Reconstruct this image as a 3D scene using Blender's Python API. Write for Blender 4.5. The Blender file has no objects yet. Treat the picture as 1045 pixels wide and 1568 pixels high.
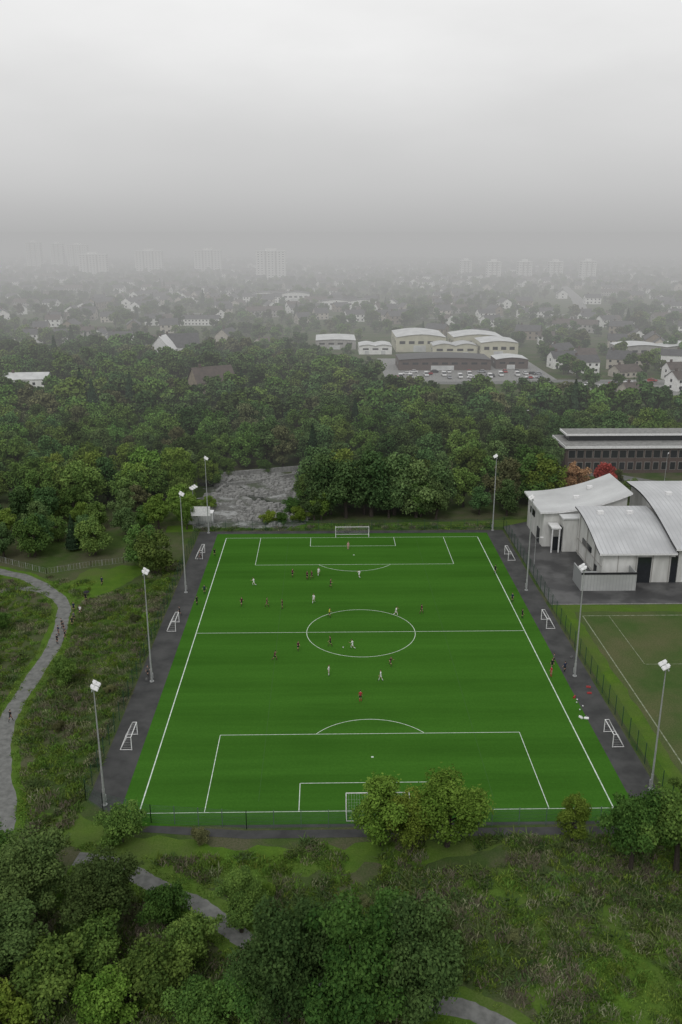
import bpy, math, random
import numpy as np
from mathutils import Vector, Matrix
from mathutils import noise as mnoise
R=math.radians
sc=bpy.context.scene
random.seed(7); rng=np.random.default_rng(7)
sc.view_settings.view_transform='Standard'; sc.view_settings.look='None'; sc.view_settings.exposure=0; sc.view_settings.gamma=1

# ------------------------------------------------------------ camera
cd=bpy.data.cameras.new("camera"); cam=bpy.data.objects.new("camera",cd); sc.collection.objects.link(cam)
cd.sensor_fit='VERTICAL'; cd.sensor_height=36; cd.lens=30.85; cd.clip_end=20000
cam.location=(-5.85,-134.9,64.5); cam.rotation_euler=(R(90-17.75),0,R(-1.056)); sc.camera=cam

# ------------------------------------------------------------ materials
def nodes(name):
    m=bpy.data.materials.new(name); m.use_nodes=True
    nt=m.node_tree; b=nt.nodes["Principled BSDF"]
    return m,nt,b
def noise_fac(nt,scale,detail=4,rough=.6,stretch=None,coord='pos',lo=.35,hi=.65):
    g=nt.nodes.new("ShaderNodeNewGeometry") if coord=='pos' else nt.nodes.new("ShaderNodeTexCoord")
    out=g.outputs["Position"] if coord=='pos' else g.outputs["Object"]
    if stretch:
        v=nt.nodes.new("ShaderNodeVectorMath"); v.operation='MULTIPLY'; v.inputs[1].default_value=stretch
        nt.links.new(out,v.inputs[0]); out=v.outputs[0]
    n=nt.nodes.new("ShaderNodeTexNoise"); n.inputs["Scale"].default_value=scale; n.inputs["Detail"].default_value=detail; n.inputs["Roughness"].default_value=rough
    nt.links.new(out,n.inputs["Vector"])
    mr=nt.nodes.new("ShaderNodeMapRange"); mr.inputs[1].default_value=lo; mr.inputs[2].default_value=hi
    nt.links.new(n.outputs[0],mr.inputs[0]); return mr.outputs[0]
def mixc(nt,fac,a,b,blend='MIX'):
    m=nt.nodes.new("ShaderNodeMix"); m.data_type='RGBA'; m.blend_type=blend
    for s,v in ((m.inputs[0],fac),(m.inputs[6],a),(m.inputs[7],b)):
        if hasattr(v,'is_linked'): nt.links.new(v,s)
        else: s.default_value=v if not isinstance(v,tuple) else (*v,1)
    return m.outputs[2]
def mat(name,c,rough=.8,c2=None,scale=1.0,stretch=None,metal=0,spec=.3,coord='pos',bump=0,lo=.35,hi=.65):
    m,nt,b=nodes(name)
    b.inputs["Roughness"].default_value=rough; b.inputs["Metallic"].default_value=metal; b.inputs["Specular IOR Level"].default_value=spec
    if c2 is None: c2=tuple(x*.8 for x in c)
    f=noise_fac(nt,scale,stretch=stretch,coord=coord,lo=lo,hi=hi,detail=3)
    nt.links.new(mixc(nt,f,c,c2),b.inputs["Base Color"])
    return m
def leafmat(name,dark,light,transl=.2,vr=(.7,1.3)):
    m=bpy.data.materials.new(name); m.use_nodes=True; nt=m.node_tree; nt.nodes.remove(nt.nodes["Principled BSDF"])
    at=nt.nodes.new("ShaderNodeAttribute"); at.attribute_name="tint"
    oi=nt.nodes.new("ShaderNodeObjectInfo")
    col=mixc(nt,at.outputs["Fac"],dark,light)
    hs=nt.nodes.new("ShaderNodeHueSaturation")
    mh=nt.nodes.new("ShaderNodeMapRange"); mh.inputs[3].default_value=.48; mh.inputs[4].default_value=.525
    mv=nt.nodes.new("ShaderNodeMapRange"); mv.inputs[3].default_value=vr[0]; mv.inputs[4].default_value=vr[1]
    fr=nt.nodes.new("ShaderNodeMath"); fr.operation='FRACT'; mu=nt.nodes.new("ShaderNodeMath"); mu.operation='MULTIPLY'; mu.inputs[1].default_value=17.3
    nt.links.new(oi.outputs["Random"],mh.inputs[0]); nt.links.new(oi.outputs["Random"],mu.inputs[0]); nt.links.new(mu.outputs[0],fr.inputs[0]); nt.links.new(fr.outputs[0],mv.inputs[0])
    nt.links.new(mh.outputs[0],hs.inputs["Hue"]); nt.links.new(mv.outputs[0],hs.inputs["Value"]); nt.links.new(col,hs.inputs["Color"])
    d=nt.nodes.new("ShaderNodeBsdfDiffuse"); nt.links.new(hs.outputs[0],d.inputs[0]); out=d.outputs[0]
    if transl>0:
        t=nt.nodes.new("ShaderNodeBsdfTranslucent"); nt.links.new(hs.outputs[0],t.inputs[0])
        mx=nt.nodes.new("ShaderNodeMixShader"); mx.inputs[0].default_value=transl
        nt.links.new(d.outputs[0],mx.inputs[1]); nt.links.new(t.outputs[0],mx.inputs[2]); out=mx.outputs[0]
    nt.links.new(out,nt.nodes["Material Output"].inputs[0]); return m

M_white=mat("white_paint",(.78,.78,.78),.5,scale=3)
M_line=mat("line_paint",(.70,.74,.70),.8,(.42,.52,.42),scale=2,spec=.1)
M_steel=mat("galvanised_steel",(.42,.43,.43),.45,(.33,.34,.34),metal=.3,scale=4)
M_asph=mat("wet_asphalt",(.036,.037,.037),.8,(.062,.063,.062),scale=.35,spec=.25)
M_carp=mat("wet_car_park",(.04,.04,.041),.5,(.09,.09,.09),scale=.18,spec=.4,lo=.42,hi=.6)
M_path=mat("path_tarmac",(.175,.178,.17),.75,(.11,.113,.107),scale=1.1,spec=.2)
M_road=mat("road_asphalt",(.15,.15,.15),.6,(.11,.11,.11),scale=.2)
M_fence=mat("green_mesh_fence",(.02,.065,.04),.5)
M_bark=mat("bark",(.06,.05,.04),.9,(.035,.03,.024),scale=6)
M_glass=mat("window_glass",(.02,.023,.027),.12,spec=.6)
M_dark=mat("dark_trim",(.025,.025,.028),.5)
M_conc=mat("concrete",(.27,.27,.26),.8,(.16,.16,.155),scale=1.2)
M_brick=mat("brown_brick",(.115,.085,.074),.85,(.085,.064,.057),scale=3)
M_cream=mat("cream_cladding",(.56,.54,.42),.6,(.46,.45,.35),scale=.3)
M_roofg=mat("grey_slate_roof",(.085,.085,.088),.6,(.06,.06,.063),scale=.6)
M_roofw=mat("pale_metal_roof",(.62,.63,.63),.5,(.46,.47,.47),scale=.2)
M_red=mat("red_paint",(.3,.03,.03),.5)

def roofmat(name,axis,base,dark,pitch):
    m,nt,b=nodes(name)
    g=nt.nodes.new("ShaderNodeNewGeometry"); s=nt.nodes.new("ShaderNodeSeparateXYZ"); nt.links.new(g.outputs["Position"],s.inputs[0])
    mu=nt.nodes.new("ShaderNodeMath"); mu.operation='MULTIPLY'; mu.inputs[1].default_value=1/pitch; nt.links.new(s.outputs[axis],mu.inputs[0])
    fr=nt.nodes.new("ShaderNodeMath"); fr.operation='FRACT'; nt.links.new(mu.outputs[0],fr.inputs[0])
    lt=nt.nodes.new("ShaderNodeMath"); lt.operation='LESS_THAN'; lt.inputs[1].default_value=.14; nt.links.new(fr.outputs[0],lt.inputs[0])
    n=noise_fac(nt,.35,stretch=(1,.25,1) if axis==0 else (.25,1,1))
    n2=noise_fac(nt,.12,detail=6,lo=.4,hi=.65)
    c=mixc(nt,n,base,tuple(x*.84 for x in base)); c=mixc(nt,n2,c,tuple(x*.72 for x in base)); c=mixc(nt,lt.outputs[0],c,dark)
    nt.links.new(c,b.inputs["Base Color"]); b.inputs["Roughness"].default_value=.4
    return m
M_seam=roofmat("standing_seam_roof",0,(.52,.53,.54),(.34,.35,.36),.9)
M_clad=roofmat("ribbed_cladding",0,(.44,.45,.44),(.28,.29,.29),.6)
M_cladY=roofmat("ribbed_cladding_side",1,(.55,.56,.56),(.38,.39,.39),.6)

M_turf,nt,b=nodes("artificial_turf")
n1=noise_fac(nt,1.0,stretch=(.04,.7,1),detail=5,lo=.3,hi=.7)
n2=noise_fac(nt,.045,detail=5,lo=.36,hi=.64)
n3=noise_fac(nt,3,detail=5,rough=.75,lo=.3,hi=.7)
wv=nt.nodes.new("ShaderNodeTexWave"); wv.wave_type='BANDS'; wv.bands_direction='Y'; wv.inputs["Scale"].default_value=.036; wv.inputs["Distortion"].default_value=2.6; wv.inputs["Detail"].default_value=4; wv.inputs["Detail Scale"].default_value=.8
g=nt.nodes.new("ShaderNodeNewGeometry"); v=nt.nodes.new("ShaderNodeVectorMath"); v.operation='MULTIPLY'; v.inputs[1].default_value=(.15,1,1); nt.links.new(g.outputs["Position"],v.inputs[0]); nt.links.new(v.outputs[0],wv.inputs["Vector"])
ca=mixc(nt,n1,(.032,.094,.012),(.044,.130,.016))
cb=mixc(nt,n1,(.040,.118,.015),(.056,.160,.021))
c=mixc(nt,wv.outputs["Fac"],ca,cb)
mm=nt.nodes.new("ShaderNodeMath"); mm.operation='MULTIPLY'; mm.inputs[1].default_value=.5; nt.links.new(n2,mm.inputs[0])
c=mixc(nt,mm.outputs[0],c,(.056,.160,.020))
mm=nt.nodes.new("ShaderNodeMath"); mm.operation='MULTIPLY'; mm.inputs[1].default_value=.55; nt.links.new(n3,mm.inputs[0])
c=mixc(nt,mm.outputs[0],c,(.024,.075,.010))
nt.links.new(c,b.inputs["Base Color"]); b.inputs["Roughness"].default_value=1; b.inputs["Specular IOR Level"].default_value=0
def grassmat(name,a,b2,brown,blo,bhi,bs=.08):
    m,nt,b=nodes(name)
    n1=noise_fac(nt,.5,detail=6); n2=noise_fac(nt,bs,detail=8,lo=blo,hi=bhi); n3=noise_fac(nt,5,detail=3)
    c=mixc(nt,n1,a,b2); c=mixc(nt,n2,c,brown)
    mm=nt.nodes.new("ShaderNodeMath"); mm.operation='MULTIPLY'; mm.inputs[1].default_value=.6; nt.links.new(n3,mm.inputs[0])
    c=mixc(nt,mm.outputs[0],c,tuple([0.5*(x+y)*.6 for x,y in zip(a,b2)]))
    nt.links.new(c,b.inputs["Base Color"]); b.inputs["Roughness"].default_value=1; b.inputs["Specular IOR Level"].default_value=0
    bp=nt.nodes.new("ShaderNodeBump"); bp.inputs["Strength"].default_value=.5; nt.links.new(n3,bp.inputs["Height"]); nt.links.new(bp.outputs[0],b.inputs["Normal"])
    return m
M_verge=grassmat("mown_grass",(.095,.17,.024),(.062,.125,.02),(.10,.12,.045),.42,.68)
M_field=grassmat("muddy_field",(.055,.098,.028),(.072,.11,.036),(.12,.118,.062),.42,.66,.07)
M_ground=grassmat("rough_ground",(.045,.078,.022),(.07,.105,.032),(.105,.10,.065),.42,.6,.12)
# ------------------------------------------------------------ mesh builder
class MB:
    def __init__(s): s.v=[]; s.f=[]; s.m=[]
    def quad(s,pts,m=0):
        i=len(s.v); s.v+= [tuple(p) for p in pts]; s.f.append(tuple(range(i,i+len(pts)))); s.m.append(m)
    def box(s,x0,x1,y0,y1,z0,z1,m=0):
        i=len(s.v); s.v+=[(x0,y0,z0),(x1,y0,z0),(x1,y1,z0),(x0,y1,z0),(x0,y0,z1),(x1,y0,z1),(x1,y1,z1),(x0,y1,z1)]
        for q in ((0,3,2,1),(4,5,6,7),(0,1,5,4),(1,2,6,5),(2,3,7,6),(3,0,4,7)): s.f.append(tuple(i+k for k in q)); s.m.append(m)
    def tube(s,a,b,r0,r1=None,n=6,m=0):
        r1=r0 if r1 is None else r1
        a=Vector(a); b=Vector(b); d=(b-a)
        if d.length<1e-6: return
        d.normalize(); u=d.orthogonal().normalized(); w=d.cross(u); i=len(s.v)
        for c,r in ((a,r0),(b,r1)):
            for k in range(n):
                t=2*math.pi*k/n; s.v.append(tuple(c+u*math.cos(t)*r+w*math.sin(t)*r))
        for k in range(n):
            s.f.append((i+k,i+(k+1)%n,i+n+(k+1)%n,i+n+k)); s.m.append(m)
        s.f.append(tuple(i+k for k in reversed(range(n)))); s.m.append(m)
        s.f.append(tuple(i+n+k for k in range(n))); s.m.append(m)
    def mesh(s,name,mats):
        me=bpy.data.meshes.new(name); me.from_pydata(s.v,[],s.f)
        for m in mats: me.materials.append(m)
        me.polygons.foreach_set("material_index",s.m); me.update(); return me
    def obj(s,name,mats,parent=None,loc=(0,0,0),rz=0,scale=1):
        o=bpy.data.objects.new(name,s.mesh(name,mats)); sc.collection.objects.link(o)
        o.location=loc; o.rotation_euler=(0,0,rz); o.scale=(scale,)*3
        if parent: o.parent=parent
        return o
def empty(name,loc=(0,0,0),rz=0):
    o=bpy.data.objects.new(name,None); sc.collection.objects.link(o); o.location=loc; o.rotation_euler=(0,0,rz); return o
def inst(name,me,loc,rz=0,s=1,parent=None):
    o=bpy.data.objects.new(name,me); sc.collection.objects.link(o); o.location=loc; o.rotation_euler=(0,0,rz)
    o.scale=s if isinstance(s,tuple) else (s,s,s)
    if parent: o.parent=parent
    return o
def sheet(name,poly,z,m):
    b=MB(); b.quad([(x,y,z) for x,y in poly]); o=b.obj(name,[m])
    return o
def strip_pts(pts,w):
    P=[Vector(p) for p in pts]
    Q=[]
    for i in range(len(P)-1):
        p0=P[max(i-1,0)];p1=P[i];p2=P[i+1];p3=P[min(i+2,len(P)-1)]
        for k in range(8):
            t=k/8; Q.append(.5*((2*p1)+(p2-p0)*t+(2*p0-5*p1+4*p2-p3)*t*t+(3*p1-p0-3*p2+p3)*t**3))
    Q.append(P[-1]); L=[];Rr=[]
    for i,q in enumerate(Q):
        d=(Q[min(i+1,len(Q)-1)]-Q[max(i-1,0)]).normalized(); n=Vector((-d.y,d.x)); 
        L.append(q+n*w/2*(1+.08*math.sin(i*.9)+.05*math.sin(i*2.9))); Rr.append(q-n*w/2*(1+.08*math.sin(i*.7+1)+.05*math.sin(i*3.7)))
    return L,Rr
def strip(name,pts,w,z,m):
    L,Q=strip_pts(pts,w); b=MB()
    for i in range(len(L)-1): b.quad([(*L[i],z),(*Q[i],z),(*Q[i+1],z),(*L[i+1],z)])
    return b.obj(name,[m])
def ragged(poly,amp=1.0,step=1.2,seed=0):
    out=[];n=len(poly)
    for i in range(n):
        a=Vector(poly[i]);c=Vector(poly[(i+1)%n]);d=c-a;k=max(1,int(d.length/step)); nn=Vector((-d.y,d.x)).normalized()
        for j in range(k):
            p=a+d*j/k; q=mnoise.noise(Vector((p.x*.35,p.y*.35,seed)))*amp*2+mnoise.noise(Vector((p.x*1.1,p.y*1.1,seed)))*amp*.7; out.append(tuple(p+nn*q))
    return out

# ------------------------------------------------------------ ground
b=MB(); xs=[-5000,-600,-150,150,600,5000]; ys=[-400,-90,60,450,1500,6000]
for i in range(5):
    for j in range(5): b.quad([(xs[i],ys[j],0),(xs[i+1],ys[j],0),(xs[i+1],ys[j+1],0),(xs[i],ys[j+1],0)])
b.obj("ground",[M_ground])
pathA=[(-95,40),(-80,34),(-70.8,29.0),(-64.4,25.5),(-58.2,19.4),(-53.6,12.7),(-51.8,5.6),(-50.4,-3.3),(-50.3,-15.5),(-50.2,-24.9),(-49.1,-31.6),(-46.2,-40.5),(-43.2,-47.5),(-42.6,-54),(-44.5,-62),(-47,-72)]
pathB=[(-33,-55.6),(-29.5,-56.3),(-25.9,-58.3),(-22.1,-60.9),(-18.1,-63.3),(-13,-68),(-6,-72.5),(4.8,-75.2),(8.5,-77.1),(14,-82)]
for k,P_ in enumerate((pathA,pathB)):
    strip("grass_verge",P_,4.4,.008+.002*k,M_verge); strip("footpath",P_,2.3-.3*k,.016+.002*k,M_path)
strip("footpath",[(-53.6,12.7),(-57,17),(-62,20),(-70,18),(-85,14)],2.0,.024,M_path)
sheet("grass_verge",ragged([(-57,20),(-51.5,11),(-46,19),(-43,25),(-40,33),(-47,31.5),(-53,29.5)],.7),.012,M_verge)
sheet("grass_verge",ragged([(-41,-47),(-36,-47.5),(-30,-51.5),(-16,-53.8),(14,-53.8),(12,-55.5),(2,-57),(-8,-58.5),(-18,-61),(-28,-57),(-38,-52)],.9),.013,M_verge)
sheet("grass_verge",ragged([(14,-66),(24,-64),(34,-68),(34,-78),(20,-80),(12,-74)],1.6),.012,M_verge)
sheet("grass_verge",ragged([(9,-58),(18,-58.5),(20,-62),(12,-63),(8,-61)],.9),.012,M_verge)
sheet("asphalt_surround",[(-34.2,52.6),(-34.3,-45.3),(-32,-47.2),(-26,-49.4),(-15,-50.8),(34.2,-50.8),(34.2,52.6)],.008,M_asph)
sheet("perimeter_path",[(-26,-50.2),(-15,-51.3),(34.5,-51.3),(36,-52.6),(-15,-52.7),(-27,-51.3)],.02,M_asph)
sheet("artificial_turf_pitch",[(-30,50.8),(-30,-50.3),(30.3,-50.3),(30.3,50.8)],.018,M_turf)
strip("grass_verge",[(-42,54.5),(-20,56),(0,55.8),(20,56.5),(45,58)],4.5,.006,M_verge)
b=MB(); z=.028; W=.09
def seg(x0,y0,x1,y1,w=None):
    w=w or W
    if abs(x0-x1)<1e-6: b.quad([(x0-w/2,min(y0,y1),z),(x0+w/2,min(y0,y1),z),(x0+w/2,max(y0,y1),z),(x0-w/2,max(y0,y1),z)])
    else: b.quad([(min(x0,x1),y0-w/2,z),(max(x0,x1),y0-w/2,z),(max(x0,x1),y0+w/2,z),(min(x0,x1),y0+w/2,z)])
def arc(cx,cy,r,a0,a1,n=48):
    for i in range(n):
        t0=a0+(a1-a0)*i/n; t1=a0+(a1-a0)*(i+1)/n
        b.quad([(cx+(r+k)*math.cos(t),cy+(r+k)*math.sin(t),z) for k,t in ((-W/2,t0),(W/2,t0),(W/2,t1),(-W/2,t1))])
HX=27.75; HY=48
e=W/2+.001
seg(-HX,-HY,-HX,HY,.14); seg(HX,-HY,HX,HY,.14)
for yy in (-HY,0,HY): seg(-HX+.08,yy,HX-.08,yy)
arc(0,0,9.15,0,2*math.pi,96)
for s in (-1,1):
    gy=s*HY
    for hw,dp in ((20.16,16.5),(9.16,5.5)):
        seg(-hw,gy-s*e,-hw,gy-s*dp); seg(hw,gy-s*e,hw,gy-s*dp); seg(-hw+e,gy-s*dp,hw-e,gy-s*dp)
    a=math.acos(5.5/9.15); m0=math.pi/2 if s<0 else -math.pi/2
    arc(0,s*(HY-11),9.15,m0-a+.01,m0+a-.01,40)
    b.quad([(-.15,s*37-.15,z),(.15,s*37-.15,z),(.15,s*37+.15,z),(-.15,s*37+.15,z)])
b.obj("pitch_markings",[M_line])
b=MB(); z=.023
for x in (-14,14): seg(x,-46,x,46,.05)
for y in (-30,-12,12,30): seg(-29,y,-HX-.2,y,.08); seg(HX+.2,y,29,y,.08)
b.obj("training_markings",[mat("faded_line",(.06,.135,.04),.9,spec=0)])

sheet("car_park",[(34.8,11),(34.8,55),(44,60),(130,60),(130,11)],.008,M_carp)
sheet("sports_field",[(35,-75),(35,10.6),(130,10.6),(130,-75)],.008,M_field)
sheet("grass_verge",ragged([(35,-60),(35,10.5),(130,10.5),(130,7.4),(38.3,7.4),(38.3,-60)],.2),.014,M_verge)
b=MB(); z=.022
seg(39.3,-60,39.3,5.8,.18); seg(39.5,5.8,110,5.8,.18); seg(43.9,-12.3,43.9,5.6,.1); seg(44.1,-12.4,80,-12.4,.1); seg(50,-30,90,-30,.1)
b.obj("field_markings",[mat("worn_line",(.28,.3,.22),.8,(.10,.13,.06),scale=1.5)])
b=MB(); b.box(34.9,130,10.65,10.8,0,.12); b.obj("kerb",[M_conc])

# ------------------------------------------------------------ fences
def fence(name,pts,h,sp=.11,post=3.0,parent=None,m=M_fence,wr=.009,hr=.45):
    b=MB(); e=empty(name)
    bp=MB()
    for (x0,y0),(x1,y1) in zip(pts[:-1],pts[1:]):
        L=math.hypot(x1-x0,y1-y0); n=max(1,int(L/sp)); dx=(x1-x0)/L; dy=(y1-y0)/L
        for i in range(n):
            t=(i+.5)/n; x=x0+(x1-x0)*t; y=y0+(y1-y0)*t
            b.quad([(x-dx*wr,y-dy*wr,.03),(x+dx*wr,y+dy*wr,.03),(x+dx*wr,y+dy*wr,h),(x-dx*wr,y-dy*wr,h)])
        nz=int(h/hr)
        for k in range(nz+1):
            zz=.06+(h-.08)*k/nz; q=.012
            b.quad([(x0,y0,zz-q),(x1,y1,zz-q),(x1,y1,zz+q),(x0,y0,zz+q)])
        n=max(1,round(L/post))
        for i in range(n+1):
            t=i/n; x=x0+(x1-x0)*t; y=y0+(y1-y0)*t
            bp.box(x-.035,x+.035,y-.035,y+.035,0,h+.06)
    b.obj("mesh_panel",[m],e); bp.obj("posts",[m],e); return e
F=3.0
M_fgrey=mat("weathered_green_fence",(.10,.155,.125),.5)
fence("mesh_fence",[(-34.4,53),(-34.5,-45.5)],F)
fence("mesh_fence",[(-34.5,-45.5),(-32,-47.5),(-26,-49.7),(-15,-51)],2.4,m=M_fgrey)
fence("mesh_fence",[(-15,-51),(34.5,-51)],2.4,m=M_fgrey)
fence("mesh_fence",[(34.5,-51),(34.5,53)],F)
fence("mesh_fence",[(-34.4,53),(34.5,53)],2.4)
fence("steel_railing",[(-90,42),(-72.7,34.5),(-61,27.5),(-53.2,31.2),(-47.1,33.3),(-40,38)],1.2,sp=.6,post=2,m=M_steel,wr=.02,hr=.9)

# ------------------------------------------------------------ goals
def goal(name,w,h,d,r,loc,rz,net=.3):
    e=empty(name,loc,rz); b=MB(); hw=w/2; t=d*.35
    for s in (-1,1):
        b.tube((s*hw,0,0),(s*hw,0,h),r,n=8); b.tube((s*hw,0,h),(s*hw,t,h),r*.7); b.tube((s*hw,t,h),(s*hw,d,r),r*.7); b.tube((s*hw,d,r),(s*hw,0,r),r*.7)
    b.tube((-hw,0,h),(hw,0,h),r,n=8); b.tube((-hw,d,r),(hw,d,r),r*.7)
    b.obj("frame",[M_white],e)
    b=MB(); q=.006
    def L(a,c): b.tube(a,c,q,n=3)
    n=int(w/net)
    for i in range(1,n):
        x=-hw+w*i/n; L((x,0,h),(x,t,h)); L((x,t,h),(x,d,.04))
    k=int(h/net)
    for i in range(1,k):
        f=i/k; y=t+(d-t)*f; zz=h*(1-f); L((-hw,y,zz),(hw,y,zz))
        for s in (-1,1): L((s*hw,0,zz),(s*hw,y,zz))
    b.obj("net",[M_white],e); return e
goal("football_goal",7.32,2.44,1.9,.06,(0,48,.02),0)
goal("football_goal",7.32,2.44,1.9,.06,(0,-48,.02),math.pi)
for y in (37,2.6,-33): goal("training_goal",3.7,1.9,1.5,.06,(-31.3,y,.02),R(90),.35)
for y in (35,2.5,-33.5): goal("training_goal",3.7,1.9,1.5,.06,(31.6,y,.02),R(-90),.35)

# ------------------------------------------------------------ floodlights
M_lampglass=mat("lamp_glass",(.7,.72,.74),.2)
def floodlight(loc,rz,h=17,nl=2):
    e=empty("floodlight_mast",loc,rz); b=MB()
    b.tube((0,0,0),(0,0,.12),.32,n=12); b.tube((0,0,.12),(0,0,2.2),.17,.16,n=10); b.tube((0,0,2.2),(0,0,h),.13,.06,n=10)
    b.box(-.14,.14,-.24,-.16,.6,1.4); b.obj("pole",[M_steel],e)
    b=MB(); W=.75*nl; b.box(-W/2-.1,W/2+.1,-.06,.06,h-.08,h+.06); b.obj("crossarm",[M_steel],e)
    b=MB()
    for i in range(nl):
        x=(i-(nl-1)/2)*1.0; a=R(28); ca,sa=math.cos(a),math.sin(a)
        def T(px,py,pz): return (x+px,-.25+py*ca+pz*sa, h+.22-py*-sa*1+pz*ca)
        for (x0,x1,y0,y1,z0,z1,m) in ((-.4,.4,-.45,.3,0,.16,0),(-.34,.34,-.39,.24,-.03,0,1),(-.3,.3,-.1,.28,.16,.32,0)):
            j=len(b.v); b.v+=[T(*p) for p in ((x0,y0,z0),(x1,y0,z0),(x1,y1,z0),(x0,y1,z0),(x0,y0,z1),(x1,y0,z1),(x1,y1,z1),(x0,y1,z1))]
            for q in ((0,3,2,1),(4,5,6,7),(0,1,5,4),(1,2,6,5),(2,3,7,6),(3,0,4,7)): b.f.append(tuple(j+k for k in q)); b.m.append(m)
        b.tube((x,0,h),(x,-.2,h+.25),.04)
    b.obj("lamp_heads",[M_white,M_lampglass],e)
for y,h in ((51.6,17),(17.6,19),(-16.5,17.5),(-46.3,15.5)): floodlight((-32.1,y,0),R(90),h)
for y,h in ((52.3,17),(17.5,18),(-16,17.5),(-44.5,16.5)): floodlight((31.9 if y>-40 else 33.4,y,0),R(-90),h)
floodlight((-36.5,60,0),R(70),8,3)

# ------------------------------------------------------------ trees
def finish_leaves(name,b,P,N,ls,tint,mats,rg):
    n=len(P); t=rg.normal(size=(n,3)); t-= (t*N).sum(1)[:,None]*N; t/=np.linalg.norm(t,axis=1)[:,None]; w=np.cross(N,t)
    s=(ls*rg.uniform(.5,1.4,n))[:,None]
    V=np.stack([P-t*s*.55,P-w*s*.38+N*s*.08,P+t*s*.55,P+w*s*.38+N*s*.08],1).reshape(-1,3)
    nv=len(b.v); verts=np.vstack([np.array(b.v).reshape(-1,3),V]) if nv else V
    faces=list(b.f)+[(nv+4*i,nv+4*i+1,nv+4*i+2,nv+4*i+3) for i in range(n)]
    me=bpy.data.meshes.new(name); me.from_pydata(verts.tolist(),[],faces)
    for m in mats: me.materials.append(m)
    mi=np.concatenate([np.zeros(len(b.f),int),np.ones(n,int)]); me.polygons.foreach_set("material_index",mi)
    a=me.attributes.new("tint",'FLOAT','POINT'); a.data.foreach_set("value",np.concatenate([np.zeros(nv),np.repeat(tint,4)]).astype(np.float32))
    me.update(); return me
def tree_mesh(name,h,r,n,ls,seed,leaf,cb=.22,lobes=20,trunk=True,fine=1.0):
    rg=np.random.default_rng(seed); b=MB()
    zc=(cb*h+h)/2; rz=(h-cb*h)/2
    C=[];RL=[]
    for i in range(lobes):
        d=rg.normal(size=3); d/=np.linalg.norm(d); k=rg.uniform(.3,.92)
        wz=1-.3*max(0,d[2])
        rl=r*rg.uniform(.17,.40)*fine
        kk=min(k,1-.6*rl/r)
        C.append(np.array([d[0]*r*kk*wz*rg.uniform(.8,1.2),d[1]*r*kk*wz*rg.uniform(.8,1.2),zc+d[2]*rz*kk])); RL.append(rl)
    C=np.array(C);RL=np.array(RL)
    if trunk:
        tr=.022*h+.05; top=Vector((rg.uniform(-.3,.3),rg.uniform(-.3,.3),h*.72)); mid=Vector((rg.uniform(-.2,.2),rg.uniform(-.2,.2),h*.3))
        b.tube((0,0,-.1),mid,tr*1.2,tr*.85,8); b.tube(mid,top,tr*.85,tr*.25,7)
        for c in C[:12]:
            c=Vector(c); t=min(.9,max(.05,(c.z*.55-mid.z)/(top.z-mid.z))); a=mid.lerp(top,t); k=a.lerp(c,.5)+Vector((0,0,.2))
            b.tube(a,k,tr*.4,tr*.24,5); b.tube(k,c,tr*.24,tr*.06,4)
    wgt=RL**2; wgt/=wgt.sum(); li=rg.choice(lobes,n,p=wgt)
    d=rg.normal(size=(n,3)); d[:,2]+=.3; d/=np.linalg.norm(d,axis=1)[:,None]
    sub=rg.normal(size=(lobes,10,3)); sub/=np.linalg.norm(sub,axis=2)[:,:,None]
    s_=np.einsum('nk,nmk->nm',d,sub[li]).max(1)
    rad=RL[li]*(.45+.95*np.clip(s_-.4,0,1))*rg.uniform(.6,1.12,n)*(1+.35*(rg.uniform(0,1,n)<.08))
    P=C[li]+d*rad[:,None]*np.array([1,1,.85])
    N=d*.7+rg.normal(size=(n,3))*.6; N[:,2]+=.35; N/=np.linalg.norm(N,axis=1)[:,None]
    lt=rg.uniform(0,1,lobes)
    tint=np.clip(lt[li]*.5+rg.uniform(-.1,.6,n),0,1)
    return finish_leaves(name,b,P,N,ls,tint,[M_bark,leaf],rg)
def conifer_mesh(name,h,r,n,ls,seed,leaf):
    rg=np.random.default_rng(seed); b=MB(); b.tube((0,0,-.1),(0,0,h*.95),.02*h,.03,6)
    z=1-np.sqrt(rg.uniform(0,1,n)); z=.08+z*.92; tier=.75+.25*np.abs(np.sin(z*26)); a=rg.uniform(0,2*np.pi,n); rr=r*(1-z)*tier*rg.uniform(.6,1.05,n)
    P=np.stack([rr*np.cos(a),rr*np.sin(a),z*h],1); N=np.stack([np.cos(a),np.sin(a),.6+0*a],1)+rg.normal(size=(n,3))*.4; N/=np.linalg.norm(N,axis=1)[:,None]
    return finish_leaves(name,b,P,N,ls,rg.uniform(0,.5,n),[M_bark,leaf],rg)
L_dark=leafmat("leaf_dark_green",(.042,.082,.027),(.105,.17,.052))
L_mid=leafmat("leaf_mid_green",(.055,.108,.027),(.14,.225,.05))
L_yel=leafmat("leaf_yellow_green",(.085,.145,.022),(.20,.285,.05),vr=(.8,1.15))
L_olive=leafmat("leaf_olive",(.085,.10,.045),(.17,.18,.078))
L_orange=leafmat("leaf_orange",(.28,.15,.09),(.52,.31,.19))
L_red=leafmat("leaf_red",(.26,.06,.045),(.52,.16,.11))
L_con=leafmat("leaf_conifer",(.025,.048,.026),(.055,.09,.045),0)
W_dark=leafmat("woodland_dark_green",(.045,.082,.032),(.108,.168,.06),0,(.65,1.4)); W_mid=leafmat("woodland_mid_green",(.06,.108,.03),(.148,.222,.056),0,(.65,1.4)); W_ol=leafmat("woodland_olive",(.085,.10,.05),(.16,.17,.08),0); W_yel=leafmat("woodland_yellow_green",(.082,.138,.028),(.19,.27,.056),0)
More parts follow.
